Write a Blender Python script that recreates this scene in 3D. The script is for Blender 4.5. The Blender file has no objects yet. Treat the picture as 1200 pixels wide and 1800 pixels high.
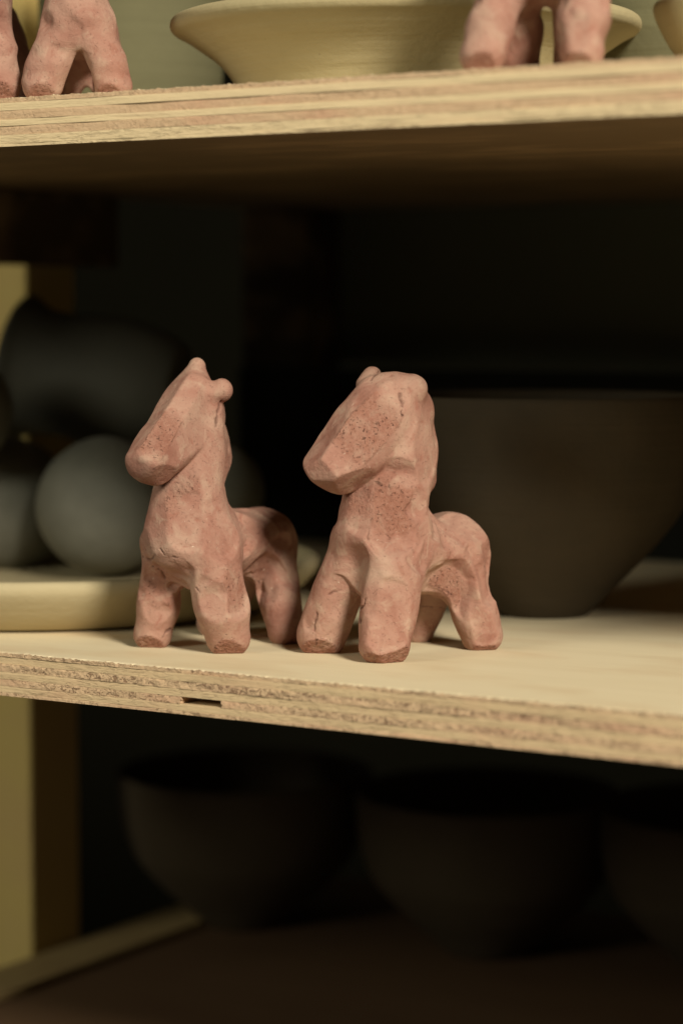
import bpy, math, random
import numpy as np

random.seed(7)
rng = np.random.default_rng(11)
scene = bpy.context.scene
COL = scene.collection

# ----------------------------------------------------------------------------
# camera
# ----------------------------------------------------------------------------
FPX = 4250.0                                    # 85 mm lens on a 36 mm tall frame, 1800 px high
PITCH = math.atan(338 / FPX)
YAW = math.atan(1 / 1.613)
F = np.array([-math.sin(YAW) * math.cos(PITCH), math.cos(YAW) * math.cos(PITCH), -math.sin(PITCH)])
R = np.array([math.cos(YAW), math.sin(YAW), 0.0])
U = np.cross(R, F)


def ray(u, v):
    return F + R * (u - 600) / FPX - U * (v - 900) / FPX


C = -ray(600, 1202) * 0.92                      # world origin: front top edge of the middle shelf


def at(u, v, d):
    return C + ray(u, v) * d


def atz(u, v, z):
    r = ray(u, v)
    return C + r * (z - C[2]) / r[2]


def aty(u, v, y):
    r = ray(u, v)
    return C + r * (y - C[1]) / r[1]


def project(P):
    q = np.asarray(P, float) - C
    d = q @ F
    return 600 + FPX * (q @ R) / d, 900 - FPX * (q @ U) / d, d


cam = bpy.data.cameras.new("camera")
cam_ob = bpy.data.objects.new("camera", cam)
COL.objects.link(cam_ob)
cam.sensor_fit = 'VERTICAL'
cam.sensor_height = 36.0
cam.sensor_width = 24.0
cam.lens = 85.0
cam.clip_start = 0.02
cam.clip_end = 50.0
cam_ob.location = C.tolist()
cam_ob.rotation_euler = (math.pi / 2 - PITCH, 0, YAW)
cam.dof.use_dof = True
cam.dof.focus_distance = 0.985
cam.dof.aperture_fstop = 4.6
cam.dof.aperture_blades = 9
scene.camera = cam_ob

# ----------------------------------------------------------------------------
# light: dim room, one warm lamp in the aisle to the right, a dimmer greener one to the left
# ----------------------------------------------------------------------------
world = bpy.data.worlds.new("World")
scene.world = world
world.use_nodes = True
bg = world.node_tree.nodes["Background"]
bg.inputs[0].default_value = (1.0, 0.92, 0.74, 1)
bg.inputs[1].default_value = 0.030


def area_lamp(name, loc, target, size, power, color):
    L = bpy.data.lights.new(name, 'AREA')
    L.shape = 'DISK'
    L.size = size
    L.energy = power
    L.color = color
    o = bpy.data.objects.new(name, L)
    COL.objects.link(o)
    o.location = loc
    d = np.array(target) - np.array(loc)
    from mathutils import Vector
    o.rotation_euler = Vector(d).to_track_quat('-Z', 'Y').to_euler()
    return o


area_lamp("aisle_lamp", (2.45, -1.55, 1.80), (-0.03, 0.07, 0.05), 0.70, 172.0, (1.0, 0.93, 0.79))
area_lamp("window_lamp", (-0.62, -1.72, 0.74), (-0.20, 0.12, 0.05), 0.60, 12.0, (1.0, 0.98, 0.80))

vs = scene.view_settings
vs.view_transform = 'Standard'
vs.look = 'None'
vs.gamma = 1.0
vs.exposure = 0.0
vs.use_curve_mapping = False
scene.cycles.use_denoising = True
scene.cycles.max_bounces = 8
scene.cycles.sample_clamp_indirect = 4.0


# ----------------------------------------------------------------------------
# materials
# ----------------------------------------------------------------------------
class NT:
    def __init__(self, name):
        self.m = bpy.data.materials.new(name)
        self.m.use_nodes = True
        self.t = self.m.node_tree
        self.b = self.t.nodes["Principled BSDF"]
        self.b.inputs["Specular IOR Level"].default_value = 0.25
        self.tc = self.t.nodes.new("ShaderNodeTexCoord")

    def n(self, typ, **kw):
        nd = self.t.nodes.new("ShaderNode" + typ)
        for k, v in kw.items():
            setattr(nd, k, v)
        return nd

    def l(self, a, b):
        self.t.links.new(a, b)

    def mapping(self, scale=(1, 1, 1), loc=(0, 0, 0)):
        mp = self.n("Mapping")
        mp.inputs["Scale"].default_value = scale
        mp.inputs["Location"].default_value = loc
        self.l(self.tc.outputs["Object"], mp.inputs[0])
        return mp.outputs[0]

    def noise(self, vec, scale, detail=4, rough=0.55, dist=0.0):
        nd = self.n("TexNoise")
        nd.inputs["Scale"].default_value = scale
        nd.inputs["Detail"].default_value = detail
        nd.inputs["Roughness"].default_value = rough
        nd.inputs["Distortion"].default_value = dist
        self.l(vec, nd.inputs["Vector"])
        return nd.outputs["Fac"]

    def voronoi(self, vec, scale, feature='F1', rand=1.0):
        nd = self.n("TexVoronoi", feature=feature)
        nd.inputs["Scale"].default_value = scale
        nd.inputs["Randomness"].default_value = rand
        self.l(vec, nd.inputs["Vector"])
        return nd.outputs["Distance"]

    def ramp(self, fac, stops, interp='LINEAR'):
        nd = self.n("ValToRGB")
        nd.color_ramp.interpolation = interp
        el = nd.color_ramp.elements
        while len(el) < len(stops):
            el.new(0.5)
        for e, (p, c) in zip(el, stops):
            e.position = p
            e.color = (*c, 1) if not isinstance(c, float) else (c, c, c, 1)
        self.l(fac, nd.inputs[0])
        return nd.outputs[0]

    def mix(self, fac, a, b, mode='MIX'):
        nd = self.n("MixRGB", blend_type=mode)
        for i, x in enumerate((fac, a, b)):
            if hasattr(x, "is_output"):
                self.l(x, nd.inputs[i])
            elif i == 0:
                nd.inputs[0].default_value = x
            else:
                nd.inputs[i].default_value = (*x, 1)
        return nd.outputs[0]

    def math(self, op, a, b=0.0, clamp=False):
        nd = self.n("Math", operation=op, use_clamp=clamp)
        for i, x in enumerate((a, b)):
            if hasattr(x, "is_output"):
                self.l(x, nd.inputs[i])
            else:
                nd.inputs[i].default_value = x
        return nd.outputs[0]

    def attr(self, name):
        nd = self.n("Attribute")
        nd.attribute_name = name
        return nd.outputs["Fac"]

    def bump(self, height, strength, dist, normal=None):
        nd = self.n("Bump")
        nd.inputs["Strength"].default_value = strength
        nd.inputs["Distance"].default_value = dist
        self.l(height, nd.inputs["Height"])
        if normal is not None:
            self.l(normal, nd.inputs["Normal"])
        return nd.outputs[0]

    def done(self, color, rough, normal=None):
        if hasattr(color, "is_output"):
            self.l(color, self.b.inputs["Base Color"])
        else:
            self.b.inputs["Base Color"].default_value = (*color, 1)
        if hasattr(rough, "is_output"):
            self.l(rough, self.b.inputs["Roughness"])
        else:
            self.b.inputs["Roughness"].default_value = rough
        if normal is not None:
            self.l(normal, self.b.inputs["Normal"])
        return self.m


def terracotta(name, shift=0.0):
    k = NT(name)
    v = k.mapping(loc=(shift, shift * 2, -shift))
    big = k.noise(v, 36, 4, 0.6, 0.8)
    base = k.ramp(big, [(0.30, (0.262, 0.118, 0.084)), (0.44, (0.336, 0.171, 0.126)), (0.56, (0.374, 0.211, 0.156)), (0.70, (0.420, 0.264, 0.195))])
    mid = k.noise(v, 130, 4, 0.6, 0.6)
    base = k.mix(k.ramp(mid, [(0.52, 0.0), (0.68, 0.55)]), base, (0.448, 0.307, 0.225))
    base = k.mix(k.ramp(mid, [(0.30, 0.6), (0.42, 0.0)]), base, (0.277, 0.111, 0.077))
    cut = k.attr("cut")
    fine = k.noise(v, 520, 4, 0.68)
    cutm = k.math('MULTIPLY', cut, k.ramp(mid, [(0.30, 1.0), (0.62, 0.45)]), True)
    rough_col = k.ramp(fine, [(0.30, (0.236, 0.100, 0.067)), (0.50, (0.300, 0.138, 0.094)), (0.72, (0.355, 0.188, 0.136))])
    col = k.mix(cutm, base, rough_col)
    # pores and torn specks: sparse on the smoothed skin, many on the knife cuts
    pit = k.noise(k.mapping(loc=(shift + 5, 0, 0)), 820, 3, 0.55, 0.8)
    pm_cut = k.math('MULTIPLY', k.ramp(pit, [(0.31, 1.0), (0.38, 0.0)]), k.math('MULTIPLY', cut, k.ramp(big, [(0.40, 0.35), (0.52, 1.0)])))
    pm_skin = k.math('MULTIPLY', k.ramp(pit, [(0.27, 1.0), (0.32, 0.0)]), k.ramp(mid, [(0.56, 0.0), (0.68, 0.7)]))
    pm = k.math('ADD', pm_cut, pm_skin, True)
    col = k.mix(k.math('MULTIPLY', pm, 0.65), col, (0.085, 0.036, 0.026))
    col = k.mix(k.math('MULTIPLY', k.ramp(pit, [(0.69, 0.0), (0.73, 1.0)]), k.ramp(mid, [(0.40, 0.7), (0.55, 0.1)])), col, (0.62, 0.50, 0.40))
    col = k.mix(k.math('MULTIPLY', k.attr("crack"), 0.7), col, (0.085, 0.038, 0.028))
    hc = k.noise(v, 700, 4, 0.68)
    h = k.math('ADD', k.math('MULTIPLY', hc, k.math('ADD', k.math('MULTIPLY', cut, 1.3), 0.5)), k.math('MULTIPLY', mid, 0.8))
    h = k.math('SUBTRACT', h, k.math('MULTIPLY', k.ramp(pit, [(0.29, 1.0), (0.38, 0.0)]), k.math('ADD', cut, 0.3)))
    nrm = k.bump(h, 0.9, 0.0007)
    k.b.inputs["Specular IOR Level"].default_value = 0.12
    return k.done(col, 0.97, nrm)


def plain_clay(name, c0, c1, rough=0.85, scale=30, ring=0.0, spec=0.25):
    k = NT(name)
    v = k.mapping()
    col = k.mix(k.noise(v, scale, 5, 0.6), c0, c1)
    sp = k.math('MULTIPLY', k.ramp(k.voronoi(v, 190), [(0.05, 1.0), (0.12, 0.0)]), k.ramp(k.noise(v, 60, 2), [(0.6, 0.0), (0.66, 0.7)]))
    col = k.mix(sp, col, tuple(0.45 * x for x in c0))
    h = k.noise(v, 260, 4, 0.6)
    if ring:
        rv = k.mapping(scale=(4, 4, 130))
        h = k.math('ADD', h, k.math('MULTIPLY', k.noise(rv, 1.0, 3, 0.55), ring))
    nrm = k.bump(h, 0.5, 0.0006)
    k.b.inputs["Specular IOR Level"].default_value = spec
    return k.done(col, rough, nrm)


def wood_face(name, c0, c1, along='x', stain=(0.55, 0.36, 0.18)):
    k = NT(name)
    sc = {'x': (6, 70, 70), 'z': (70, 70, 5), 'y': (70, 6, 70)}[along]
    v = k.mapping(scale=sc)
    g = k.noise(v, 1.0, 5, 0.6, 0.8)
    col = k.mix(g, c0, c1)
    blot = k.noise(k.mapping(scale=(14, 26, 26)), 1.0, 3, 0.5)
    col = k.mix(k.ramp(blot, [(0.48, 0.0), (0.72, 0.40)]), col, stain)
    fib = k.noise(k.mapping(scale=tuple(s * 9 for s in sc)), 1.0, 3, 0.6)
    col = k.mix(k.math('MULTIPLY', fib, 0.12), col, tuple(0.6 * x for x in c0), 'MIX')
    spots = k.math('MULTIPLY', k.ramp(k.voronoi(k.mapping(), 95), [(0.035, 1.0), (0.06, 0.0)]), k.ramp(k.noise(k.mapping(), 33, 2), [(0.58, 0.0), (0.62, 0.8)]))
    col = k.mix(spots, col, (0.20, 0.10, 0.05))
    return k.done(col, 0.75, k.bump(fib, 0.03, 0.0002))


def ply_edge(name, c0, c1, crumb, seed, red=0.2, end=False):
    """sawn edge of one veneer: long fibre streaks, or crumbly end grain with dirt in the pits"""
    k = NT(name)
    v = k.mapping(scale=(330, 200, 460) if end else (30, 200, 520), loc=(seed, 0, seed * 0.7))
    streak = k.noise(v, 1.0, 5, 0.62, 0.5)
    col = k.mix(streak, c0, c1)
    blot = k.noise(k.mapping(scale=(26, 60, 60), loc=(seed, seed, 0)), 1.0, 3, 0.5)
    col = k.mix(k.ramp(blot, [(0.54, 0.0), (0.72, red)]), col, (0.52, 0.235, 0.16))
    pit = k.noise(k.mapping(scale=(420, 300, 620) if end else (160, 300, 900), loc=(seed * 2, 0, 0)), 1.0, 4, 0.7, 1.0)
    zone = k.ramp(k.noise(k.mapping(scale=(17, 20, 120), loc=(seed * 3, 0, seed)), 1.0, 3, 0.6), [(0.42, 0.0), (0.56, 1.0)])
    pm = k.math('MULTIPLY', k.ramp(pit, [(0.38, 1.0), (0.49, 0.0)]), k.math('MULTIPLY', zone, crumb), True)
    col = k.mix(k.math('MULTIPLY', pm, 0.7), col, (0.17, 0.088, 0.048))
    lines = k.ramp(k.noise(k.mapping(scale=(22, 100, 1500), loc=(seed, 2, 0)), 1.0, 3, 0.6), [(0.30, 1.0), (0.38, 0.0)])
    col = k.mix(k.math('MULTIPLY', lines, 0.5), col, (0.24, 0.13, 0.07))
    h = k.math('SUBTRACT', k.math('ADD', streak, k.math('MULTIPLY', pit, 0.6)), k.math('MULTIPLY', pm, 1.5))
    return k.done(col, 0.9, k.bump(h, 0.7, 0.0005))


M_CLAY = [terracotta("terracotta_clay", 0.0), terracotta("terracotta_clay_b", 0.37), terracotta("terracotta_clay_c", 0.81)]
M_DARK = plain_clay("dark_clay", (0.075, 0.073, 0.056), (0.185, 0.178, 0.14), 0.7, 38, spec=0.35)
M_JAR = plain_clay("charcoal_clay", (0.060, 0.057, 0.042), (0.10, 0.095, 0.072), 0.7, 22, spec=0.3)
M_BROWN = plain_clay("dark_brown_clay", (0.056, 0.040, 0.022), (0.086, 0.063, 0.036), 0.8, 22, 2.2)
M_BROWN2 = plain_clay("dark_umber_clay", (0.037, 0.028, 0.016), (0.064, 0.046, 0.025), 0.8, 34, 2.5)
M_PALE = plain_clay("pale_ochre_clay", (0.37, 0.305, 0.165), (0.44, 0.37, 0.21), 0.85, 30, 3.5, 0.12)
M_PLATE = plain_clay("pale_plate_clay", (0.39, 0.32, 0.185), (0.47, 0.395, 0.24), 0.8, 26, 1.2, 0.15)
M_GREEN = plain_clay("pale_green_clay", (0.125, 0.114, 0.060), (0.16, 0.148, 0.08), 0.85, 18, 3.5, 0.1)
M_VENEER = wood_face("birch_veneer", (0.67, 0.555, 0.35), (0.80, 0.695, 0.48), 'x')
M_UNDER = wood_face("birch_shaded_underside", (0.20, 0.13, 0.062), (0.24, 0.16, 0.08), 'x')  # birch darkened to imitate the shade below the shelves
M_POST = wood_face("pine_post", (0.56, 0.41, 0.135), (0.64, 0.48, 0.18), 'z')
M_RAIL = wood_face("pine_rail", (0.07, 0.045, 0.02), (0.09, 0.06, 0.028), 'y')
M_LIT_STRIP = wood_face("lit_strip_wood", (0.34, 0.24, 0.10), (0.42, 0.30, 0.14), 'y', (0.25, 0.16, 0.07))  # pale wood colour imitating light on the lower shelf's end
M_SHADED_TOP = wood_face("shaded_shelf_top", (0.11, 0.062, 0.030), (0.14, 0.078, 0.038), 'x', (0.10, 0.05, 0.025))  # dark brown puts the shade under the middle shelf into the colour
M_WALL = plain_clay("unlit_wall", (0.0065, 0.006, 0.0037), (0.008, 0.0075, 0.0045), 1.0, 6, 0.0, 0.0)  # near-black base stands in for the unlit space behind the shelves
M_PANEL = plain_clay("grey_green_panel", (0.13, 0.135, 0.09), (0.16, 0.165, 0.11), 0.9, 7)
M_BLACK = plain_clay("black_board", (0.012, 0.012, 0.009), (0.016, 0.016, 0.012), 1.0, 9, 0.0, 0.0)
M_POST2 = wood_face("shaded_post", (0.032, 0.020, 0.006), (0.040, 0.025, 0.008), 'z')  # rear post wood darkened, the bay's shade is in its colour


# ----------------------------------------------------------------------------
# helpers
# ----------------------------------------------------------------------------
def link(name, verts, faces, mat, parent=None, loc=(0, 0, 0), smooth=False):
    me = bpy.data.meshes.new(name)
    me.from_pydata([tuple(map(float, p)) for p in verts], [], [tuple(map(int, f)) for f in faces])
    if smooth:
        me.polygons.foreach_set("use_smooth", [True] * len(me.polygons))
    me.materials.append(mat)
    me.update()
    o = bpy.data.objects.new(name, me)
    COL.objects.link(o)
    o.location = loc
    if parent is not None:
        o.parent = parent
    return o


def tag(o, label=None, cat=None, group=None, kind=None):
    if label: o["label"] = label
    if cat: o["category"] = cat
    if group: o["group"] = group
    if kind: o["kind"] = kind
    return o


def empty(name, loc=(0, 0, 0)):
    o = bpy.data.objects.new(name, None)
    o.empty_display_size = 0.05
    COL.objects.link(o)
    o.location = loc
    return o


def box(name, lo, hi, mat, parent=None, bevel=0.0):
    (x0, y0, z0), (x1, y1, z1) = lo, hi
    c = [(x0 + x1) / 2, (y0 + y1) / 2, z0]
    P = parent.matrix_world.translation if parent is not None else (0, 0, 0)
    vs_ = [(x - c[0], y - c[1], z - c[2]) for z in (z0, z1) for x, y in ((x0, y0), (x1, y0), (x1, y1), (x0, y1))]
    fs = [(0, 3, 2, 1), (4, 5, 6, 7), (0, 1, 5, 4), (1, 2, 6, 5), (2, 3, 7, 6), (3, 0, 4, 7)]
    o = link(name, vs_, fs, mat, parent, c)
    if bevel:
        b = o.modifiers.new("bevel", 'BEVEL')
        b.width = bevel
        b.segments = 2
    return o


_TAB = rng.random((32, 32, 32)).astype(np.float32)


def vnoise(P, freq, off=0.0):
    q = np.asarray(P, np.float32) * freq + np.float32(off)
    i = np.floor(q).astype(int)
    f = q - i
    f = f * f * (3 - 2 * f)
    out = 0
    for a in (0, 1):
        for b in (0, 1):
            for c in (0, 1):
                w = (f[:, 0] if a else 1 - f[:, 0]) * (f[:, 1] if b else 1 - f[:, 1]) * (f[:, 2] if c else 1 - f[:, 2])
                out = out + w * _TAB[(i[:, 0] + a) % 32, (i[:, 1] + b) % 32, (i[:, 2] + c) % 32]
    return out * 2 - 1


# ----------------------------------------------------------------------------
# setting: wall behind the shelves
# ----------------------------------------------------------------------------
tag(box("wall", (-2.4, 1.50, -0.9), (1.6, 1.56, 1.6), M_WALL), kind="structure")

# ----------------------------------------------------------------------------
# shelving unit: plywood shelves (each ply a sub-part), posts, rails, back panel
# ----------------------------------------------------------------------------
X0, X1, YB = -0.382, 0.62, 0.56
unit = empty("shelving_unit", (0, 0, -0.75))
tag(unit, "wooden shelving unit with rough plywood shelves carrying the clay figures and pots", "shelves")
UZ = -0.75


def ply(name, z0, z1, mat, parent, pz, rough, seed, inset=0.0, notch=None, top_mat=None, frayed=0.0, glue=False):
    """one veneer: a slab whose front edge is finely subdivided and torn; optional notch (x0, x1, depth)"""
    xs = np.unique(np.concatenate([np.linspace(X0, -0.22, 40), np.arange(-0.22, 0.20, 0.0006), np.linspace(0.20, X1, 60)]))
    rows = 5
    n = len(xs)
    zs = np.linspace(z0, z1, rows)
    g = np.stack(np.meshgrid(xs, zs, indexing='ij'), -1).reshape(-1, 2)
    P3 = np.stack([g[:, 0], np.zeros(len(g)), g[:, 1]], 1)
    y = inset + 0.55 * rough * (0.6 * vnoise(P3, 700, seed) + 0.7 * vnoise(P3 * np.array([1, 1, 2.2]), 260, seed + 3)) + 0.00035 * vnoise(P3, 45, seed + 7)
    z = g[:, 1].copy()
    if glue:
        y += 0.00016 * (g[:, 1] == zs[-1]) * (0.7 + 0.6 * vnoise(P3, 60, seed + 11))
    if frayed:
        ed = (g[:, 1] == zs[-1]).astype(float)
        z += ed * frayed * (vnoise(P3 * np.array([1, 1, 0]), 1500, seed + 5) * 0.8 + vnoise(P3 * np.array([1, 1, 0]), 330, seed + 9) * 0.3 - 0.3)
    if notch:
        nx0, nx1, nd = notch
        edge0 = nx0 + 0.0006 * vnoise(P3, 1500, 2)
        edge1 = nx1 + 0.0006 * vnoise(P3, 1500, 5)
        y = np.where((g[:, 0] > edge0) & (g[:, 0] < edge1), y + nd, y)
    V = [(a, b, c - pz) for a, b, c in zip(g[:, 0], y, z)]
    Fc = []
    for i in range(n - 1):
        for j in range(rows - 1):
            a = i * rows + j
            Fc.append((a, a + rows, a + rows + 1, a + 1))
    t0 = len(V)
    V += [(x, 0.0030 + (notch[2] if notch and notch[0] < x < notch[1] else 0.0), z1 - pz) for x in xs]
    t1 = len(V)
    V += [(x, 0.0030 + (notch[2] if notch and notch[0] < x < notch[1] else 0.0), z0 - pz) for x in xs]
    b0 = len(V)
    V += [(x, YB, z1 - pz) for x in xs]
    b1 = len(V)
    V += [(x, YB, z0 - pz) for x in xs]
    tops = []
    for i in range(n - 1):
        tops.append(len(Fc))
        Fc.append((i * rows + rows - 1, (i + 1) * rows + rows - 1, t0 + i + 1, t0 + i))
        tops.append(len(Fc))
        Fc.append((t0 + i, t0 + i + 1, b0 + i + 1, b0 + i))
        Fc.append((i * rows, t1 + i, t1 + i + 1, (i + 1) * rows))
        Fc.append((t1 + i, b1 + i, b1 + i + 1, t1 + i + 1))
        Fc.append((b0 + i, b0 + i + 1, b1 + i + 1, b1 + i))
    for i in (0, n - 1):
        loop = [i * rows + j for j in range(rows)] + [t0 + i, b0 + i, b1 + i, t1 + i]
        Fc.append(tuple(loop if i == 0 else loop[::-1]))
    o = link(name, V, Fc, mat, parent)
    if top_mat is not None:
        o.data.materials.append(top_mat)
        for t in tops:
            o.data.polygons[t].material_index = 1
        if name != "ply":
            pass
    return o


def plywood(zt, thick, layers, seed, top_mat, under_mat, notch=None, notch_layer=None):
    """layers from the top down: (share, colours, crumb, roughness)"""
    tot = sum(l[0] for l in layers)
    z = zt
    shelf = None
    for k, (share, c0, c1, crumb, rough, red) in enumerate(layers):
        h = thick * share / tot
        z1, z0 = z, z - h
        z = z0
        m = ply_edge("ply_edge", c0, c1, crumb, seed + k * 1.37, red, (c0, c1) not in (LIGHT, LIGHTM))
        if k == 0:
            shelf = ply("shelf", z0, z1, m, unit, 0.0, rough, seed + k, top_mat=top_mat, frayed=0.0004)
            shelf.location = (0, 0, -UZ)
        else:
            o = ply("ply", z0, z1 - 0.00006, m, shelf, 0.0, rough, seed + k * 2.1, inset=random.uniform(-0.0001, 0.0002),
                    notch=notch if k == notch_layer else None, glue=True)
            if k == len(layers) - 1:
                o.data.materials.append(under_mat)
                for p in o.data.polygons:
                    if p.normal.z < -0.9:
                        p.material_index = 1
    return shelf


LIGHT = ((0.62, 0.475, 0.275), (0.72, 0.57, 0.345))
TAN = ((0.47, 0.305, 0.175), (0.66, 0.475, 0.295))
DARKP = ((0.48, 0.32, 0.19), (0.64, 0.46, 0.28))
LIGHTM = ((0.53, 0.38, 0.215), (0.65, 0.49, 0.29))
mid_layers = [(0.8, *DARKP, 1.1, 0.00035, 0.25), (1.5, *LIGHTM, 0.2, 0.00012, 0.15), (1.5, *DARKP, 1.5, 0.0006, 0.3),
              (1.5, *LIGHTM, 0.3, 0.00012, 0.2), (1.4, *TAN, 1.3, 0.0005, 0.4), (1.3, *LIGHTM, 0.3, 0.00014, 0.3), (0.7, *TAN, 0.9, 0.0003, 0.55)]
nx = (aty(320, 1231, 0)[0], aty(387, 1237, 0)[0], 0.014)
mid = plywood(0.0, 0.0182, mid_layers, 3.0, M_VENEER, M_UNDER, notch=nx, notch_layer=4)
tag(mid, "plywood shelf with torn edge and small slot under the horses")
up_layers = [(0.9, *TAN, 0.25, 0.00012, 0.1), (1.4, *LIGHT, 0.05, 0.00006, 0.05), (1.6, *TAN, 0.2, 0.0001, 0.3),
             (1.2, *LIGHT, 0.05, 0.00006, 0.1), (1.6, *TAN, 0.2, 0.0001, 0.35), (1.6, *LIGHT, 0.3, 0.00012, 0.15), (0.5, *LIGHT, 0.6, 0.0003, 0.1)]
ZU = 0.2284
up = plywood(ZU, 0.0198, up_layers, 17.0, M_VENEER, M_UNDER)
tag(up, "plywood shelf with clean striped edge carrying the pale bowls")
ZL = -0.228
low = plywood(ZL, 0.018, mid_layers, 41.0, M_SHADED_TOP, M_UNDER)
tag(low, "brown shaded shelf under the dark bowls")


def ubox(name, lo, hi, mat, bevel=0.001):
    o = box(name, lo, hi, mat, None, bevel)
    o.parent = unit
    o.location = (o.location[0], o.location[1], o.location[2] - UZ)
    return o


px = X0 - 0.0015
pxr = px - 0.046
ubox("post", (pxr, 0.284, -0.75), (px, 0.329, 0.75), M_POST, 0.002)
ubox("post", (X1 + 0.0015, 0.284, -0.75), (X1 + 0.0475, 0.329, 0.75), M_POST, 0.002)
zr = 0.2284 - 0.0198 - 0.0004
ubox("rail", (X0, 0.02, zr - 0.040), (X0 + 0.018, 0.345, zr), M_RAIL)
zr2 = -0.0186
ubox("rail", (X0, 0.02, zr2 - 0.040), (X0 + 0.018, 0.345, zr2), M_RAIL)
# thin panel along the back of the middle bay, stops short of the shelf
ubox("back_panel", (X0, 0.562, 0.110), (X1, 0.570, 0.2080), M_PANEL, 0.0005)
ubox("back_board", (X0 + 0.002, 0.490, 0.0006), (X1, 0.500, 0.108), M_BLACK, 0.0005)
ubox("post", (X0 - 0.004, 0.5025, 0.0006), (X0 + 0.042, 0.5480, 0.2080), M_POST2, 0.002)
ubox("lit_strip", (X0, 0.05, ZL + 0.0002), (X0 + 0.036, 0.53, ZL + 0.0050), M_LIT_STRIP, 0.001)  # added strip, stands in for light falling along the shelf end


# ----------------------------------------------------------------------------
# clay sculpting: implicit shapes in a voxel grid, turned into one skin
# ----------------------------------------------------------------------------
class Clay:
    def __init__(self, lo, hi, h):
        self.lo = np.array(lo, np.float32)
        self.h = h
        n = np.ceil((np.array(hi) - np.array(lo)) / h).astype(int) + 1
        self.n = n
        self.ax = [self.lo[i] + h * np.arange(n[i], dtype=np.float32) for i in range(3)]
        self.d = np.full(n, 1.0, np.float32)
        self.cuts = []

    def _sl(self, lo, hi):
        s = []
        for i in range(3):
            a = int(max(0, math.floor((lo[i] - self.lo[i]) / self.h)))
            b = int(min(self.n[i], math.ceil((hi[i] - self.lo[i]) / self.h) + 1))
            s.append(slice(a, max(a, b)))
        sl = tuple(s)
        X = self.ax[0][sl[0]][:, None, None]
        Y = self.ax[1][sl[1]][None, :, None]
        Z = self.ax[2][sl[2]][None, None, :]
        return sl, X, Y, Z

    def cone(self, a, b, ra, rb, k=0.006):
        a = np.array(a, float); b = np.array(b, float)
        m = max(ra, rb) + 0.010 + k
        sl, X, Y, Z = self._sl(np.minimum(a, b) - m, np.maximum(a, b) + m)
        ba = b - a
        L = max(float(ba @ ba), 1e-9)
        t = np.clip(((X - a[0]) * ba[0] + (Y - a[1]) * ba[1] + (Z - a[2]) * ba[2]) / L, 0, 1)
        dist = np.sqrt((X - a[0] - t * ba[0]) ** 2 + (Y - a[1] - t * ba[1]) ** 2 + (Z - a[2] - t * ba[2]) ** 2) - (ra + (rb - ra) * t)
        self._union(sl, dist, k)

    def ball(self, c, r, k=0.006, scale=(1, 1, 1), rot=0.0):
        c = np.array(c, float)
        m = r * max(scale) + 0.010 + k
        sl, X, Y, Z = self._sl(c - m, c + m)
        ca, sa = math.cos(rot), math.sin(rot)
        x = ((X - c[0]) * ca + (Y - c[1]) * sa) / scale[0]
        y = (-(X - c[0]) * sa + (Y - c[1]) * ca) / scale[1]
        z = (Z - c[2]) / scale[2]
        dist = (np.sqrt(x * x + y * y + z * z) - r) * min(scale)
        self._union(sl, dist, k)

    def _union(self, sl, b, k):
        a = self.d[sl]
        b = b.astype(np.float32)
        hh = np.clip(0.5 + 0.5 * (b - a) / k, 0, 1)
        self.d[sl] = b * (1 - hh) + a * hh - k * hh * (1 - hh)

    def hit(self, u, v):
        r = ray(u, v)
        r = r / np.linalg.norm(r)
        ts = np.arange(0.78, 1.35, self.h * 0.5)
        P = C + ts[:, None] * r
        I = np.round((P - self.lo) / self.h).astype(int)
        ok = np.all((I >= 0) & (I < self.n), axis=1)
        I = np.clip(I, 0, self.n - 1)
        val = np.where(ok, self.d[I[:, 0], I[:, 1], I[:, 2]], 1.0)
        w = np.where(val < 0)[0]
        return P[w[0]] if len(w) else None

    def grad(self, p):
        I = np.clip(np.round((p - self.lo) / self.h).astype(int), 2, self.n - 3)
        g = np.array([self.d[tuple(I + 2 * e)] - self.d[tuple(I - 2 * e)] for e in np.eye(3, dtype=int)])
        return g / (np.linalg.norm(g) + 1e-9)

    def facet(self, u, v, nc, depth, rad, rough=1.0, k=0.0007, lim=3.0, mask=None):
        """knife cut: plane with normal nc (right, up, towards the viewer) taken off near the spot, depth and rad in mm"""
        p = self.hit(u, v)
        if p is None:
            return
        n = nc[0] * R + nc[1] * U - nc[2] * F
        n = n / np.linalg.norm(n)
        p0 = p - n * depth * 1e-3
        self.plane(p0, n, p, rad * 1e-3, rough, k, lim, mask)

    def plane(self, p0, n, c, rad, rough, k=0.0012, lim=0.0, mask=None):
        sl, X, Y, Z = self._sl(c - rad - 0.009, c + rad + 0.009)
        dc = float((c - p0) @ n)
        pl = (X - p0[0]) * n[0] + (Y - p0[1]) * n[1] + (Z - p0[2]) * n[2]
        rr = np.sqrt(np.maximum((X - c[0]) ** 2 + (Y - c[1]) ** 2 + (Z - c[2]) ** 2 - (pl - dc) ** 2, 0))
        o = np.maximum(rr - rad, 0)
        d3 = np.sqrt((X - c[0]) ** 2 + (Y - c[1]) ** 2 + (Z - c[2]) ** 2)
        cut = (pl - 0.35 * o - 90 * o * o).astype(np.float32)
        self._sub(sl, cut, k, None if rad > 0.05 else (max(2.3 * dc, 0.0006) * np.clip((rad + 0.0065 - d3) / 0.0065, 0, 1) ** 1.5).astype(np.float32))
        if rough:
            self.cuts.append((np.array(p0), np.array(n), np.array(c), rad if mask is None else mask * 1e-3, rough))

    def _sub(self, sl, cut, k, most=None):
        a = self.d[sl]
        if most is not None:
            cut = np.minimum(cut, a + most)      # never bites deeper than this into the clay
        hh = np.clip(0.5 - 0.5 * (a - cut) / k, 0, 1)
        self.d[sl] = a * (1 - hh) + cut * hh + k * hh * (1 - hh)

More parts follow.
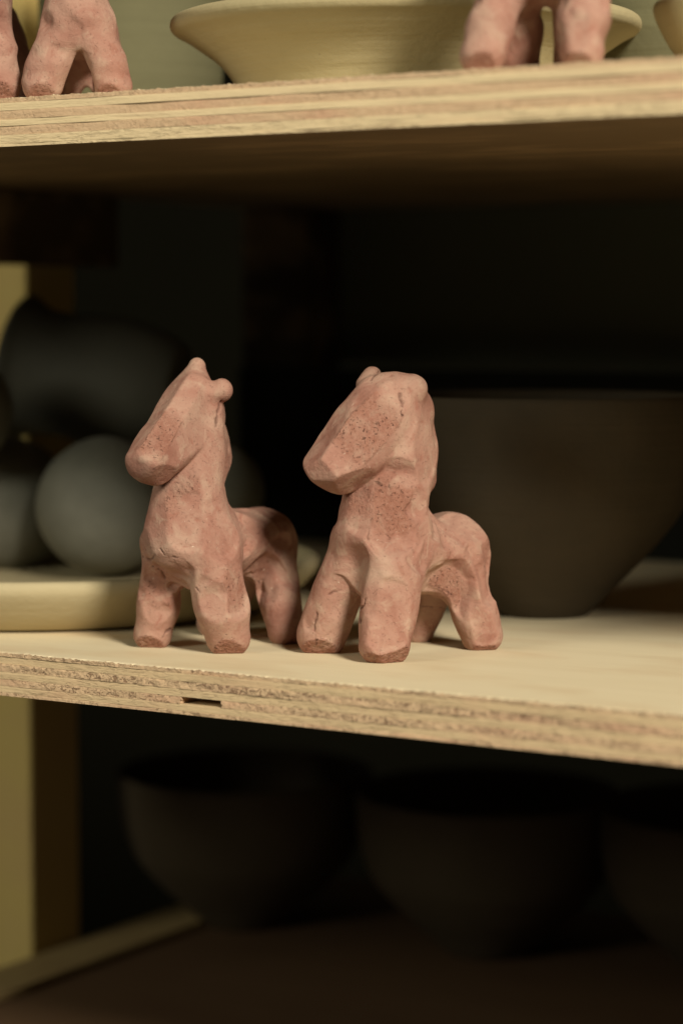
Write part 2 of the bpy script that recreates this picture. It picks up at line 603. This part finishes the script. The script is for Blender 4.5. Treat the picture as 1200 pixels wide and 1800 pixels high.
    def dent(self, u, v, r, depth, k=0.003, scale=(1, 1, 1)):
        p = self.hit(u, v)
        if p is None:
            return
        n = self.grad(p)
        r *= 1e-3
        c = p + n * (r - depth * 1e-3)
        sl, X, Y, Z = self._sl(c - r * 1.6, c + r * 1.6)
        s = r - np.sqrt(((X - c[0]) / scale[0]) ** 2 + ((Y - c[1]) / scale[1]) ** 2 + ((Z - c[2]) / scale[2]) ** 2)
        self._sub(sl, s.astype(np.float32), k)

    def random_facets(self, count, seed, zmin):
        """thumbed and pared planes all over the figure"""
        rg = np.random.default_rng(seed)
        near = np.argwhere(np.abs(self.d) < self.h * 0.6)
        for i in rg.choice(len(near), count, replace=False):
            I = near[i]
            p = self.lo + I * self.h
            if p[2] < zmin or np.any(I < 4) or np.any(I > self.n - 5):
                continue
            n = self.grad(p) + rg.normal(0, 0.10, 3)
            n /= np.linalg.norm(n)
            self.plane(p - n * rg.uniform(0.0004, 0.0009), n, p, rg.uniform(0.006, 0.012), 0.0, 0.0004, 3.0)

    def begin(self):
        """start a separate lump that is cut on its own before it is pressed on"""
        self._keep = self.d
        self.d = np.full(self.n, 1.0, np.float32)

    def press(self, k=0.003):
        b = self.d
        self.d = self._keep
        self._union((slice(None),) * 3, b, k)

    def foot_cut(self, foot, r, n=None, share=0.36, rough=1.0):
        """slanting knife cut along the front bottom edge of a foot"""
        fh = np.array([F[0], F[1], 0.0]); fh /= np.linalg.norm(fh)
        if n is None:
            n = (0.0, -0.7)
        side = np.array([fh[1], -fh[0], 0.0])
        d = -fh * math.cos(n[0]) + side * math.sin(n[0])
        nn = d * 0.72 + np.array([0, 0, n[1]])
        nn /= np.linalg.norm(nn)
        p0 = np.array([foot[0], foot[1], foot[2]]) + d * r * share
        self.plane(p0, nn, p0 + d * r * 0.5 + np.array([0, 0, 0.002]), r * 1.5, rough, 0.0006)

    def floor(self, z):
        Z = self.ax[2][None, None, :]
        self.d = np.maximum(self.d, (z - Z).astype(np.float32))

    def skin(self):
        d = self.d
        s = d < 0
        nx_, ny_, nz_ = (int(q) - 1 for q in self.n)
        offs = [(a, b, c) for a in (0, 1) for b in (0, 1) for c in (0, 1)]
        cnt = np.zeros((nx_, ny_, nz_), np.uint8)
        for a, b, c in offs:
            cnt += s[a:a + nx_, b:b + ny_, c:c + nz_]
        cells = np.argwhere((cnt > 0) & (cnt < 8))
        idx = np.full((nx_, ny_, nz_), -1, np.int64)
        idx[cells[:, 0], cells[:, 1], cells[:, 2]] = np.arange(len(cells))
        acc = np.zeros((len(cells), 3)); num = np.zeros(len(cells))
        for a, b, c in offs:
            for axis in range(3):
                o = [a, b, c]
                if o[axis]:
                    continue
                e = o.copy(); e[axis] = 1
                va = d[cells[:, 0] + o[0], cells[:, 1] + o[1], cells[:, 2] + o[2]]
                vb = d[cells[:, 0] + e[0], cells[:, 1] + e[1], cells[:, 2] + e[2]]
                x = (va < 0) != (vb < 0)
                t = np.where(x, va / np.where(x, va - vb, 1), 0)
                q = np.tile(np.array(o, float), (len(cells), 1))
                q[:, axis] += t
                acc += q * x[:, None]
                num += x
        V = self.lo + (cells + acc / num[:, None]) * self.h
        Fs = []
        for axis in range(3):
            b, c = [(1, 2), (2, 0), (0, 1)][axis]
            sa = [slice(None)] * 3; sb = [slice(None)] * 3
            sa[axis] = slice(0, -1); sb[axis] = slice(1, None)
            A = s[tuple(sa)]; B = s[tuple(sb)]
            E = np.argwhere(A != B)
            ok = (E[:, b] > 0) & (E[:, c] > 0) & (E[:, b] < self.n[b] - 1) & (E[:, c] < self.n[c] - 1)
            E = E[ok]
            inside = A[E[:, 0], E[:, 1], E[:, 2]]
            def cell(db, dc):
                q = E.copy(); q[:, b] += db; q[:, c] += dc
                return idx[q[:, 0], q[:, 1], q[:, 2]]
            quad = np.stack([cell(-1, -1), cell(0, -1), cell(0, 0), cell(-1, 0)], 1)
            quad[~inside] = quad[~inside][:, ::-1]
            Fs.append(quad)
        return V, np.concatenate(Fs)

    def build(self, name, mat, base, cracks=(), lump=0.0006, seed=0.0):
        V, Q = self.skin()
        # vertex normals
        e1 = V[Q[:, 2]] - V[Q[:, 0]]; e2 = V[Q[:, 3]] - V[Q[:, 1]]
        fn = np.cross(e1, e2)
        N = np.zeros_like(V)
        for i in range(4):
            np.add.at(N, Q[:, i], fn)
        N /= (np.linalg.norm(N, axis=1)[:, None] + 1e-12)
        cut = np.zeros(len(V))
        for p0, n, c, rad, rough in self.cuts:
            dd = np.abs((V - p0) @ n)
            al = N @ n
            rr = np.linalg.norm(V - c, axis=1)
            rr = rr + 0.0030 * vnoise(V, 150, seed + 6) + 0.0012 * vnoise(V, 420, seed + 7)
            m = np.clip(1.5 - dd / (0.9 * self.h), 0, 1) * np.clip((al - 0.75) / 0.2, 0, 1) * np.clip((rad + 0.0022 - rr) / 0.0045, 0, 1)
            cut = np.maximum(cut, m * rough)
        low = np.clip((V[:, 2] - base[2]) / 0.004, 0, 1)
        damp = (1 - 0.85 * cut) * low
        V = V + N * (lump * (vnoise(V, 95, seed) + 0.55 * vnoise(V, 210, seed + 4)) * damp)[:, None]
        # torn grains on the cuts
        V = V + N * (0.00022 * vnoise(V, 900, seed + 8) * cut)[:, None]
        crack = np.zeros(len(V))
        if cracks:
            q = V - C
            dz = q @ F
            uu = 600 + FPX * (q @ R) / dz; vv = 900 - FPX * (q @ U) / dz
            face = (N @ -F) > 0.05
            near = dz
            for pts, wid, dep in cracks:
                best = np.full(len(V), 1e9)
                zref = []
                for (u0, v0), (u1, v1) in zip(pts[:-1], pts[1:]):
                    L = (u1 - u0) ** 2 + (v1 - v0) ** 2
                    t = np.clip(((uu - u0) * (u1 - u0) + (vv - v0) * (v1 - v0)) / L, 0, 1)
                    wob = 2.4 * vnoise(np.stack([uu, vv, np.zeros_like(uu)], 1), 0.16, seed)
                    best = np.minimum(best, np.hypot(uu - u0 - t * (u1 - u0) + wob, vv - v0 - t * (v1 - v0) + wob))
                pm = pts[len(pts) // 2]
                h0 = self.hit(*pm)
                zr_ = (h0 - C) @ F if h0 is not None else 1.0
                wv = wid * (0.75 + 0.6 * vnoise(np.stack([uu, vv, uu * 0], 1), 0.09, seed + 2))
                w = np.clip(1.15 - best / np.maximum(wv, 0.5), 0, 1) * face * (np.abs(near - zr_) < 0.012)
                crack = np.maximum(crack, w)
                V = V - N * (w * dep * 1e-3)[:, None]
        me = bpy.data.meshes.new(name)
        me.from_pydata((V - np.array(base)).tolist(), [], Q.tolist())
        me.polygons.foreach_set("use_smooth", [True] * len(me.polygons))
        for nm, arr in (("cut", cut), ("crack", crack)):
            a = me.attributes.new(nm, 'FLOAT', 'POINT')
            a.data.foreach_set("value", arr.astype(np.float32))
        me.materials.append(mat)
        me.update()
        o = bpy.data.objects.new(name, me)
        COL.objects.link(o)
        o.location = tuple(map(float, base))
        return o


FH = np.array([F[0], F[1], 0.0]) / math.hypot(F[0], F[1])
PX = 0.000236                                    # metres per photo pixel near one metre away


class Mid:
    """points of a figure given by where they show and how far they lie beside its middle plane"""
    def __init__(self, p, n):
        self.p = np.array(p, float); self.n = np.array(n, float) / np.linalg.norm(n)

    def __call__(self, u, v, s=0.0):
        r = ray(u, v)
        return C + r * ((((self.p + self.n * s) - C) @ self.n) / (r @ self.n))


def leg(c, foot, hip, r0, r2, k=0.006, knee=None, r1=None):
    f = np.array(foot, float)
    f = np.array([f[0], f[1], f[2] + r0 * 0.72])
    if knee is None:
        c.cone(f, hip, r0, r2, k)
    else:
        c.cone(f, knee, r0, r1, k)
        c.cone(knee, hip, r1, r2, k)


GROUP = "small clay horses"


def horse_slim():
    m = Mid((-0.1018, 0, 0), (1, 0, 0))
    c = Clay((-0.150, -0.016, -0.003), (-0.052, 0.134, 0.134), 0.00052)
    p = PX
    # body
    c.ball(m(332, 955), 70 * p, 0.006, (1.05, 0.9, 1.05))
    c.cone(m(345, 962), m(463, 955), 60 * p, 52 * p, 0.008)
    c.cone(m(385, 948, 0.005), m(452, 950, 0.004), 52 * p, 50 * p, 0.010)
    c.ball(m(464, 950), 53 * p, 0.008, (1.0, 0.85, 1.0))
    # legs
    feet = [atz(267, 1141, 0) + FH * 0.0070, atz(400, 1152, 0) + FH * 0.0080, atz(502, 1134, 0) + FH * 0.0070, np.array((-0.1230, 0.0930, 0))]
    leg(c, feet[0], m(296, 975, -0.0110), 35 * p, 44 * p, 0.009, m(284, 1050, -0.0165), 33 * p)
    leg(c, feet[1], m(366, 965, 0.0095), 39 * p, 52 * p, 0.009, m(388, 1060, 0.0160), 40 * p)
    leg(c, feet[2], m(472, 965, 0.0075), 35 * p, 48 * p)
    leg(c, feet[3], m(445, 975, -0.0080), 34 * p, 46 * p)
    # neck and mane
    c.cone(m(330, 940), m(346, 770), 62 * p, 47 * p, 0.010)
    c.cone(m(324, 935), m(328, 850), 62 * p, 52 * p, 0.008)
    c.cone(m(345, 800), m(352, 715), 48 * p, 44 * p, 0.006)
    c.cone(m(366, 728), m(378, 800), 27 * p, 31 * p, 0.004)
    c.cone(m(378, 800), m(358, 885), 30 * p, 22 * p, 0.005)
    c.dent(384, 765, 9, 1.3, 0.003, (0.4, 0.4, 1.6))
    c.dent(376, 850, 10, 1.2, 0.003, (0.4, 0.4, 1.6))
    c.random_facets(60, 5, 0.014)
    c.facet(322, 885, (-0.08, 0.16, 1.0), 1.6, 17, 0.6, lim=0.0, mask=11)
    c.facet(332, 915, (0.0, 0.12, 1.0), 1.0, 11, 0)
    c.facet(282, 930, (-0.6, 0.05, 0.8), 1.0, 10, 0)
    c.facet(380, 925, (0.60, 0.1, 0.8), 1.2, 12, 0)
    c.facet(275, 1050, (-0.15, 0.0, 1.0), 1.2, 9, 0.45)
    c.facet(412, 1035, (0.78, 0.0, 0.62), 1.6, 9, 0.65)
    c.facet(385, 1085, (-0.1, 0.1, 1.0), 1.4, 10, 0)
    c.facet(452, 940, (0.35, 0.40, 0.85), 1.4, 10, 0.2)
    c.facet(500, 985, (0.85, 0.15, 0.5), 1.2, 10, 0.2)
    c.facet(455, 1012, (0.35, -0.45, 0.8), 1.4, 8, 0.5)
    c.foot_cut(feet[0], 33 * p, (-0.2, -0.7))
    c.foot_cut(feet[1], 37 * p, (0.1, -0.75))
    c.foot_cut(feet[2], 33 * p, (0.6, -0.8), 0.6, 0.4)
    # head, shaped on its own and pressed on
    c.begin()
    c.cone(m(336, 712), m(262, 810), 54 * p, 41 * p, 0.002)
    c.cone(m(324, 752), m(272, 814), 52 * p, 40 * p, 0.003)
    c.cone(m(338, 684, -0.002), m(346, 646, -0.003), 40 * p, 14 * p, 0.003)
    big = dict(lim=0.0)
    c.facet(268, 740, (-0.66, 0.70, 0.36), 1.3, 60, 0, **big)
    c.facet(340, 760, (0.84, 0.10, 0.60), 3.0, 60, 0, **big)
    c.facet(296, 768, (0.20, 0.56, 0.80), 1.3, 60, 0.85, 0.0008, mask=13, **big)
    c.facet(300, 840, (0.50, -0.72, 0.45), 1.8, 60, 0.25, **big)
    c.facet(250, 846, (-0.1, -0.85, 0.5), 1.4, 60, 0, 0.003, **big)
    c.facet(238, 820, (-0.5, -0.35, 0.8), 1.2, 60, 0, 0.003, **big)
    c.facet(365, 655, (0.75, 0.45, 0.5), 1.0, 60, 0, **big)
    c.press(0.0010)
    c.cone(m(339, 690, -0.002), m(346, 643, -0.003), 34 * p, 10 * p, 0.003)
    c.cone(m(364, 692, 0.006), m(389, 686, 0.010), 16 * p, 20 * p, 0.0022)
    c.dent(357, 668, 6, 1.0, 0.002, (0.5, 0.6, 1.2))
    c.floor(0.0)
    cracks = [([(252, 980), (266, 985), (272, 974)], 2.4, 0.6), ([(281, 964), (290, 977), (311, 980)], 2.4, 0.5),
              ([(268, 996), (284, 1004), (290, 1016)], 2.6, 0.6), ([(345, 1034), (352, 1043)], 3.0, 0.6),
              ([(390, 706), (384, 722), (380, 748)], 3.4, 0.9), ([(400, 1118), (410, 1122)], 2.4, 0.4), ([(285, 1120), (300, 1105)], 2.0, 0.4)]
    o = c.build("clay_horse", M_CLAY[0], (-0.1018, 0.070, 0.0), cracks, 0.00035, 1.3)
    return tag(o, "slim terracotta horse with pointed ear and round ear, standing beside the pale plate", "horse figurine", GROUP)


def horse_stout():
    a = np.array([-0.0318, 0.0597, 0.0])
    m = Mid(a, (0.9618, -0.2737, 0))
    c = Clay((-0.092, 0.008, -0.003), (0.046, 0.168, 0.132), 0.00052)
    p = PX
    # body
    c.ball(m(676, 965), 74 * p, 0.008, (1.0, 0.95, 1.1))
    c.cone(m(690, 968), m(778, 982), 72 * p, 70 * p, 0.010)
    c.ball(m(786, 968), 66 * p, 0.008)
    # legs
    fl = atz(565, 1152, 0) + FH * 0.0090
    fr = atz(677, 1169, 0) + FH * 0.0085
    rr = atz(847, 1145, 0) + FH * 0.0075
    rl = atz(737, 1131, 0) + FH * 0.007
    leg(c, fl, m(628, 955, -0.0075), 45 * p, 45 * p, 0.006)
    leg(c, fr, m(690, 970, 0.0085), 45 * p, 64 * p, 0.006)
    leg(c, rr, m(802, 975, 0.0070), 39 * p, 56 * p, 0.006)
    leg(c, rl, m(775, 985, -0.0070), 29 * p, 48 * p)
    # neck and mane
    c.cone(m(680, 930), m(690, 790), 74 * p, 66 * p, 0.010)
    c.cone(m(672, 930), m(674, 850), 68 * p, 64 * p, 0.008)
    c.cone(m(690, 800), m(698, 724), 66 * p, 60 * p, 0.008)
    c.cone(m(728, 790), m(730, 842), 33 * p, 37 * p, 0.006)
    c.cone(m(722, 725), m(730, 790), 34 * p, 32 * p, 0.006)
    c.dent(624, 985, 8, 2.2, 0.004)
    c.dent(628, 1025, 7, 2.0, 0.004, (0.7, 0.7, 1.4))
    c.dent(757, 822, 6, 1.3, 0.002, (0.4, 0.4, 1.3))
    c.dent(757, 890, 4, 1.2, 0.002)
    c.dent(727, 905, 9, 0.6, 0.005)
    c.random_facets(75, 9, 0.014)
    c.facet(640, 870, (-0.45, 0.12, 0.9), 1.5, 14, 0.6, lim=0.0, mask=9)
    c.facet(694, 895, (0.16, 0.10, 1.0), 1.8, 16, 0.9, lim=0.0, mask=12)
    c.facet(738, 770, (0.88, 0.03, 0.48), 1.2, 18, 0)
    c.facet(738, 940, (0.75, 0.05, 0.65), 1.0, 13, 0)
    c.facet(682, 1080, (0.12, 0.05, 1.0), 1.4, 13, 0)
    c.facet(788, 1036, (0.46, -0.25, 0.85), 2.0, 9, 0.9, 0.0008)
    c.facet(840, 1010, (0.85, 0.2, 0.45), 1.2, 12, 0)
    c.facet(815, 930, (0.45, 0.65, 0.6), 1.0, 10, 0)
    c.foot_cut(fl, 42 * p, (-0.15, -0.75))
    c.foot_cut(fr, 42 * p, (-0.55, -0.8), 0.5)
    c.foot_cut(fr, 42 * p, (0.55, -0.62), 0.35)
    c.foot_cut(rr, 36 * p, (0.2, -0.8), 0.55)
    # head, shaped on its own and pressed on
    c.begin()
    c.cone(m(678, 720), m(586, 806), 64 * p, 54 * p, 0.002)
    c.cone(m(660, 756), m(602, 818), 62 * p, 52 * p, 0.003)
    big = dict(lim=0.0)
    c.facet(598, 742, (-0.68, 0.62, 0.40), 2.2, 60, 0, **big)
    c.facet(560, 825, (-0.50, -0.30, 0.82), 3.4, 60, 0.15, **big)
    c.facet(642, 845, (0.42, -0.80, 0.42), 2.4, 60, 0.2, **big)
    c.facet(575, 862, (-0.25, -0.90, 0.35), 1.8, 60, 0.1, **big)
    c.facet(656, 752, (0.18, 0.32, 0.93), 3.4, 60, 0.95, 0.0006, mask=16, **big)
    c.facet(630, 700, (-0.35, 0.70, 0.6), 1.2, 60, 0, **big)
    # ears: a small knob on the far side, a broad one pressed down on the near side
    c.press(0.0012)
    c.cone(m(648, 678, -0.008), m(654, 660, -0.010), 22 * p, 16 * p, 0.0012)
    c.cone(m(700, 686, 0.004), m(724, 684, 0.009), 31 * p, 27 * p, 0.003)
    c.dent(688, 662, 5, 1.2, 0.002, (1.0, 0.8, 0.8))
    c.dent(706, 706, 7, 1.0, 0.002, (0.4, 0.4, 1.4))
    c.floor(0.0)
    cracks = [([(702, 692), (706, 712), (705, 728)], 2.8, 0.9), ([(643, 1052), (632, 1072), (631, 1094)], 3.4, 1.2),
              ([(556, 1078), (552, 1105), (556, 1136)], 2.4, 0.5), ([(592, 1064), (596, 1078), (606, 1088)], 2.4, 0.6),
              ([(784, 944), (790, 970)], 1.8, 0.3), ([(650, 928), (647, 950), (656, 965)], 2.4, 0.5),
              ([(650, 667), (662, 656), (672, 650)], 2.4, 0.7), ([(660, 847), (670, 853)], 3.0, 0.6),
              ([(765, 1030), (785, 1040), (795, 1046)], 1.8, 0.3), ([(740, 1066), (780, 1068), (815, 1062)], 2.2, 0.5),
              ([(578, 1045), (598, 1035)], 2.8, 0.5), ([(714, 920), (735, 922)], 2.0, 0.3)]
    o = c.build("clay_horse", M_CLAY[1], (-0.024, 0.088, 0.0), cracks, 0.00045, 5.1)
    return tag(o, "stout terracotta horse with broad rough-cut cheek in front of the large dark bowl", "horse figurine", GROUP)


def horse_upper(feet, heading, seed, label, mat, chest_w=1.0, short=1.0, cuts=(), lr=0.0088, spread=0.45):
    """one of the figures on the upper shelf: feet = four points (front far, front near, rear near, rear far)"""
    feet = [np.array([x, y, ZU]) for x, y in feet]
    mid = sum(feet) / 4
    fw = (feet[0] + feet[1] - feet[2] - feet[3]); fw /= np.linalg.norm(fw)
    side = np.array([-fw[1], fw[0], 0])
    up_ = np.array([0, 0, 1.0])
    fm = (feet[0] + feet[1]) / 2; rm = (feet[2] + feet[3]) / 2
    allp = np.array(feet + [fm + fw * 0.05 + up_ * 0.125, rm - fw * 0.02 + up_ * 0.06])
    c = Clay(allp.min(0) - 0.024, allp.max(0) + 0.024, 0.00085)
    hz = 0.040 * short
    ch = fm - fw * 0.004 + up_ * hz
    ru = rm - fw * 0.001 + up_ * (hz - 0.001)
    c.cone(ch, ru, 0.0150 * chest_w, 0.0145, 0.008)
    for i, f in enumerate(feet):
        base = ch if i < 2 else ru
        inn = base + (f - (fm if i < 2 else rm)) * spread - up_ * 0.004
        kn = f * 0.62 + inn * 0.38
        kn[2] = ZU + hz * 0.48
        leg(c, f, inn, lr, lr * 1.3, 0.004, kn, lr * 1.05)
    nk = ch + fw * 0.002 + up_ * 0.036
    c.cone(ch + up_ * 0.006, nk, 0.0145 * chest_w, 0.0115, 0.008)
    c.cone(nk + up_ * 0.014, nk + fw * 0.026 - up_ * 0.004, 0.0125, 0.0090, 0.006)
    for sgn in (-1, 1):
        e = nk + up_ * 0.026 + side * 0.006 * sgn
        c.cone(e, e + up_ * 0.009 + side * 0.002 * sgn, 0.005, 0.003, 0.003)
    c.random_facets(50, int(seed * 10), ZU + 0.004)
    for cu in cuts:
        c.foot_cut(feet[cu[0]], 0.0088, cu[1])
    c.floor(ZU)
    o = c.build("clay_horse", mat, (mid[0], mid[1], ZU), (), 0.0009, seed)
    return tag(o, label, "horse figurine", GROUP)


horse_slim()
horse_stout()


def gp(u, y):
    """point on the upper shelf at depth y seen in column u"""
    q = aty(u, 150, y)
    return float(q[0]), y


rx, ry = R[0], R[1]
fxx, fyy = -F[0], -F[1]
# facing the viewer, legs apart
a0 = np.array(gp(74, 0.014)); a1 = a0 + np.array([rx, ry]) * 0.0290
bk = np.array([F[0], F[1]]) / np.hypot(F[0], F[1])
horse_upper([a0, a1, a1 + bk * 0.048 - np.array([rx, ry]) * 0.004, a0 + bk * 0.048 + np.array([rx, ry]) * 0.002], None, 2.2,
            "cropped terracotta horse on the upper shelf, legs spread in front of the tall green pot", M_CLAY[2], 0.80, 0.80,
            [(0, (0.1, -0.6)), (1, (-0.2, -0.6))], 0.0080, 0.38)
b1 = np.array(gp(2, 0.013)); b0 = b1 - np.array([rx, ry]) * 0.030
horse_upper([b0, b1, b1 + bk * 0.05, b0 + bk * 0.05], None, 9.4,
            "leftmost terracotta horse on the upper shelf, only its flank showing at the picture's edge", M_CLAY[0], 1.2, 1.0,
            [(1, (0.0, -0.5))])
# side-on, in front of the big bowl
n0 = np.array(gp(848, 0.014)); n1 = np.array(gp(1024, 0.020))
horse_upper([np.array(gp(910, 0.046)), n0, n1, n1 + np.array([-0.017, 0.028])], None, 6.6,
            "pink terracotta horse standing side-on at the upper shelf's edge before the wide bowl", M_CLAY[1], 1.0, 1.0,
            [(1, (-0.2, -0.55)), (2, (-0.4, -0.7))], 0.0082, 0.3)


# ----------------------------------------------------------------------------
# thrown pots
# ----------------------------------------------------------------------------
def lathe(name, prof, center, mat, label, cat, group=None, wob=0.0012, seed=0.0, seg=96, tilt=None, warp=None):
    """profile: closed outline (radius, height) from the inside bottom centre, over the rim, to the outside bottom centre"""
    # refine and round the profile
    pr_ = np.array(prof, float)
    for _ in range(2):
        q = [pr_[0]]
        for a, b in zip(pr_[:-1], pr_[1:]):
            q += [0.75 * a + 0.25 * b, 0.25 * a + 0.75 * b]
        q.append(pr_[-1])
        pr_ = np.array(q)
    n = len(pr_)
    V = []
    for i in range(seg):
        t = 2 * math.pi * i / seg
        for r, z in pr_:
            V.append((r * math.cos(t), r * math.sin(t), z))
    V = np.array(V)
    hmax = pr_[:, 1].max()
    w = wob * vnoise(V, 18, seed) + 0.25 * wob * vnoise(V * np.array([0.2, 0.2, 1]), 150, seed + 2)
    rad = np.hypot(V[:, 0], V[:, 1]) + 1e-9
    fade = np.clip(V[:, 2] / (0.25 * hmax + 1e-6), 0, 1)
    V[:, 0] += V[:, 0] / rad * w * fade
    V[:, 1] += V[:, 1] / rad * w * fade
    if warp:
        V = warp(V)
    if tilt:
        ax, ang = tilt
        from mathutils import Matrix
        Mx = np.array(Matrix.Rotation(ang, 3, ax))
        V = V @ Mx.T
    Fc = []
    for i in range(seg):
        j = (i + 1) % seg
        for k in range(n - 1):
            Fc.append((i * n + k, i * n + k + 1, j * n + k + 1, j * n + k))
    o = link(name, V, Fc, mat, None, tuple(map(float, center)), True)
    return tag(o, label, cat, group)


def bowl_profile(rr, hh, rb, t=0.0045):
    out = [(rb, 0.0)]
    for a_, b_ in ((0.07, 0.14), (0.14, 0.26), (0.27, 0.51), (0.37, 0.67), (0.47, 0.81), (0.60, 0.90), (0.75, 0.96), (1.0, 1.0)):
        out.append((rb + (rr - rb) * b_, hh * a_))
    inn = [(max(r - t, 0.001), max(z, t)) for r, z in out]
    inn[0] = (rb * 0.8, t)
    prof = [(0.0005, t)] + inn[:-1] + [(rr - t, hh - 0.001), (rr - t * 0.5, hh + 0.001), (rr, hh - 0.001)] + out[::-1][1:] + [(rb * 0.9, 0.0), (0.0005, 0.0)]
    return prof


GB = "dark brown clay bowls"
cb = atz(962, 1092, 0.0) + np.array([F[0], F[1], 0]) * 0.028
lathe("bowl", bowl_profile(0.0745, 0.103, 0.021), cb, M_BROWN2, "large dark brown clay bowl on the middle shelf behind the stout horse", "bowl", GB, seed=3)
GL = "dark bowls on the lower shelf"
for (u, v, lab, sd) in ((426, 1642, "dark bowl on the lower shelf nearest the wooden post", 5.0),
                        (861, 1694, "middle dark bowl of the three on the lower shelf", 8.0),
                        (1302, 1735, "dark bowl on the lower shelf cut off by the picture's right edge", 12.0)):
    cc = atz(u, v, ZL) + np.array([F[0], F[1], 0]) * 0.028
    lathe("bowl", bowl_profile(0.0775, 0.094, 0.023), cc, M_BROWN, lab, "bowl", GL, seed=sd)

# upper shelf pots
dd = 1.03
rim_r = 410 * dd / FPX
cen = aty(712, 60, 0.135)
lathe("wide_bowl", [(0.0005, 0.007), (0.052, 0.007), (0.068, 0.013), (0.082, 0.0245), (rim_r - 0.012, 0.0345), (rim_r - 0.003, 0.0390), (rim_r + 0.0015, 0.0375),
                    (rim_r + 0.0015, 0.0325), (rim_r - 0.004, 0.0300), (0.0900, 0.0265), (0.0800, 0.0195), (0.0735, 0.0110), (0.0695, 0.003), (0.066, 0.0), (0.0005, 0.0)],
      (cen[0], cen[1], ZU), M_PALE, "wide pale ochre bowl with flared rim in the middle of the upper shelf", "bowl", None, 0.0008, 4.0, 128)
cen = aty(232, 60, 0.195)
lathe("tall_pot", [(0.0005, 0.006), (0.036, 0.006), (0.040, 0.05), (0.041, 0.14), (0.043, 0.142), (0.046, 0.14), (0.0455, 0.05), (0.043, 0.0), (0.0005, 0.0)],
      (cen[0], cen[1], ZU), M_GREEN, "tall pale green straight-sided pot behind the horse on the upper shelf", "pot", None, 0.0006, 6.0)
cen = aty(1190, 60, 0.235)
lathe("tall_pot", [(0.0005, 0.006), (0.036, 0.006), (0.040, 0.05), (0.042, 0.12), (0.044, 0.122), (0.046, 0.12), (0.044, 0.05), (0.040, 0.0), (0.0005, 0.0)],
      (cen[0], cen[1], ZU), M_GREEN, "shaded grey green pot at the right end behind the wide bowl", "pot", None, 0.0006, 2.0)
cen = aty(1392, 60, 0.10)
rs = 0.0520
lathe("small_bowl", [(0.0005, 0.005), (0.026, 0.005), (0.040, 0.012), (rs - 0.004, 0.0275), (rs - 0.001, 0.0300), (rs + 0.001, 0.0275), (rs - 0.001, 0.0215),
                     (0.043, 0.0075), (0.030, 0.0), (0.0005, 0.0)],
      (cen[0], cen[1], ZU), M_PALE, "small pale bowl cropped at the upper right corner", "bowl", None, 0.0006, 9.0)

# plate with dark clay balls, a dark pinched cup on top of them
pc = np.array([-0.2625, 0.1465, 0.0])
lathe("plate", [(0.0005, 0.0065), (0.100, 0.0065), (0.114, 0.0095), (0.1270, 0.0215), (0.1305, 0.0248), (0.1345, 0.0242), (0.1355, 0.0205), (0.1335, 0.0165), (0.1270, 0.0095), (0.1190, 0.0035),
                (0.112, 0.0), (0.0005, 0.0)], pc, M_PLATE, "large pale round plate with raised rim holding the dark balls", "plate", None, 0.0006, 1.0, 160)


def clay_ball(u, v, d, rad, label, seed):
    c = at(u, v, d)
    n, mseg = 48, 32
    V, Fc = [], []
    for j in range(1, mseg):
        ph = math.pi * j / mseg
        for i in range(n):
            t = 2 * math.pi * i / n
            V.append((math.sin(ph) * math.cos(t), math.sin(ph) * math.sin(t), -math.cos(ph)))
    V = np.array([(0, 0, -1)] + V + [(0, 0, 1)]) * rad
    L = np.linalg.norm(V, axis=1)[:, None]
    V = V * (1 + 0.05 * vnoise(V, 24, seed)[:, None] + 0.012 * vnoise(V, 75, seed)[:, None])
    for i in range(n):
        Fc.append((0, 1 + (i + 1) % n, 1 + i))
        e = 1 + (mseg - 2) * n
        Fc.append((len(V) - 1, e + i, e + (i + 1) % n))
        for j in range(mseg - 2):
            a = 1 + j * n
            Fc.append((a + i, a + (i + 1) % n, a + n + (i + 1) % n, a + n + i))
    V[:, 2] += rad
    o = link("clay_ball", V, Fc, M_DARK, None, (c[0], c[1], c[2] - rad), True)
    return tag(o, label, "clay ball", "dark clay balls on the plate")


clay_ball(186, 891, 1.232, 0.0348, "smooth grey clay ball at the front of the plate beside the slim horse", 1.0)
clay_ball(12, 884, 1.282, 0.0350, "dark clay ball on the plate behind and left of the front ball", 2.0)
clay_ball(-78, 722, 1.235, 0.0300, "dark clay ball stacked highest, cut by the picture's left edge", 3.0)
clay_ball(372, 866, 1.262, 0.0275, "dark clay ball half hidden behind the slim horse's neck", 4.0)


# wide-mouthed jar lying on the balls, mouth to the left
jar = lathe("jar", [(0.0005, 0.006), (0.022, 0.007), (0.031, 0.020), (0.0325, 0.045), (0.0290, 0.072), (0.0325, 0.088), (0.0375, 0.0945), (0.0400, 0.0955), (0.0400, 0.0925), (0.0355, 0.0860),
                    (0.0325, 0.072), (0.0360, 0.045), (0.0345, 0.020), (0.027, 0.003), (0.022, 0.0), (0.0005, 0.0)],
            at(322, 694, 1.315), M_JAR, "dark clay jar with flared mouth lying tilted on top of the balls", "jar", None, 0.0016, 3.0, 96)
from mathutils import Vector
jar.rotation_euler = Vector((-R * 0.93 + U * 0.16 + F * 0.22).tolist()).to_track_quat('Z', 'Y').to_euler()
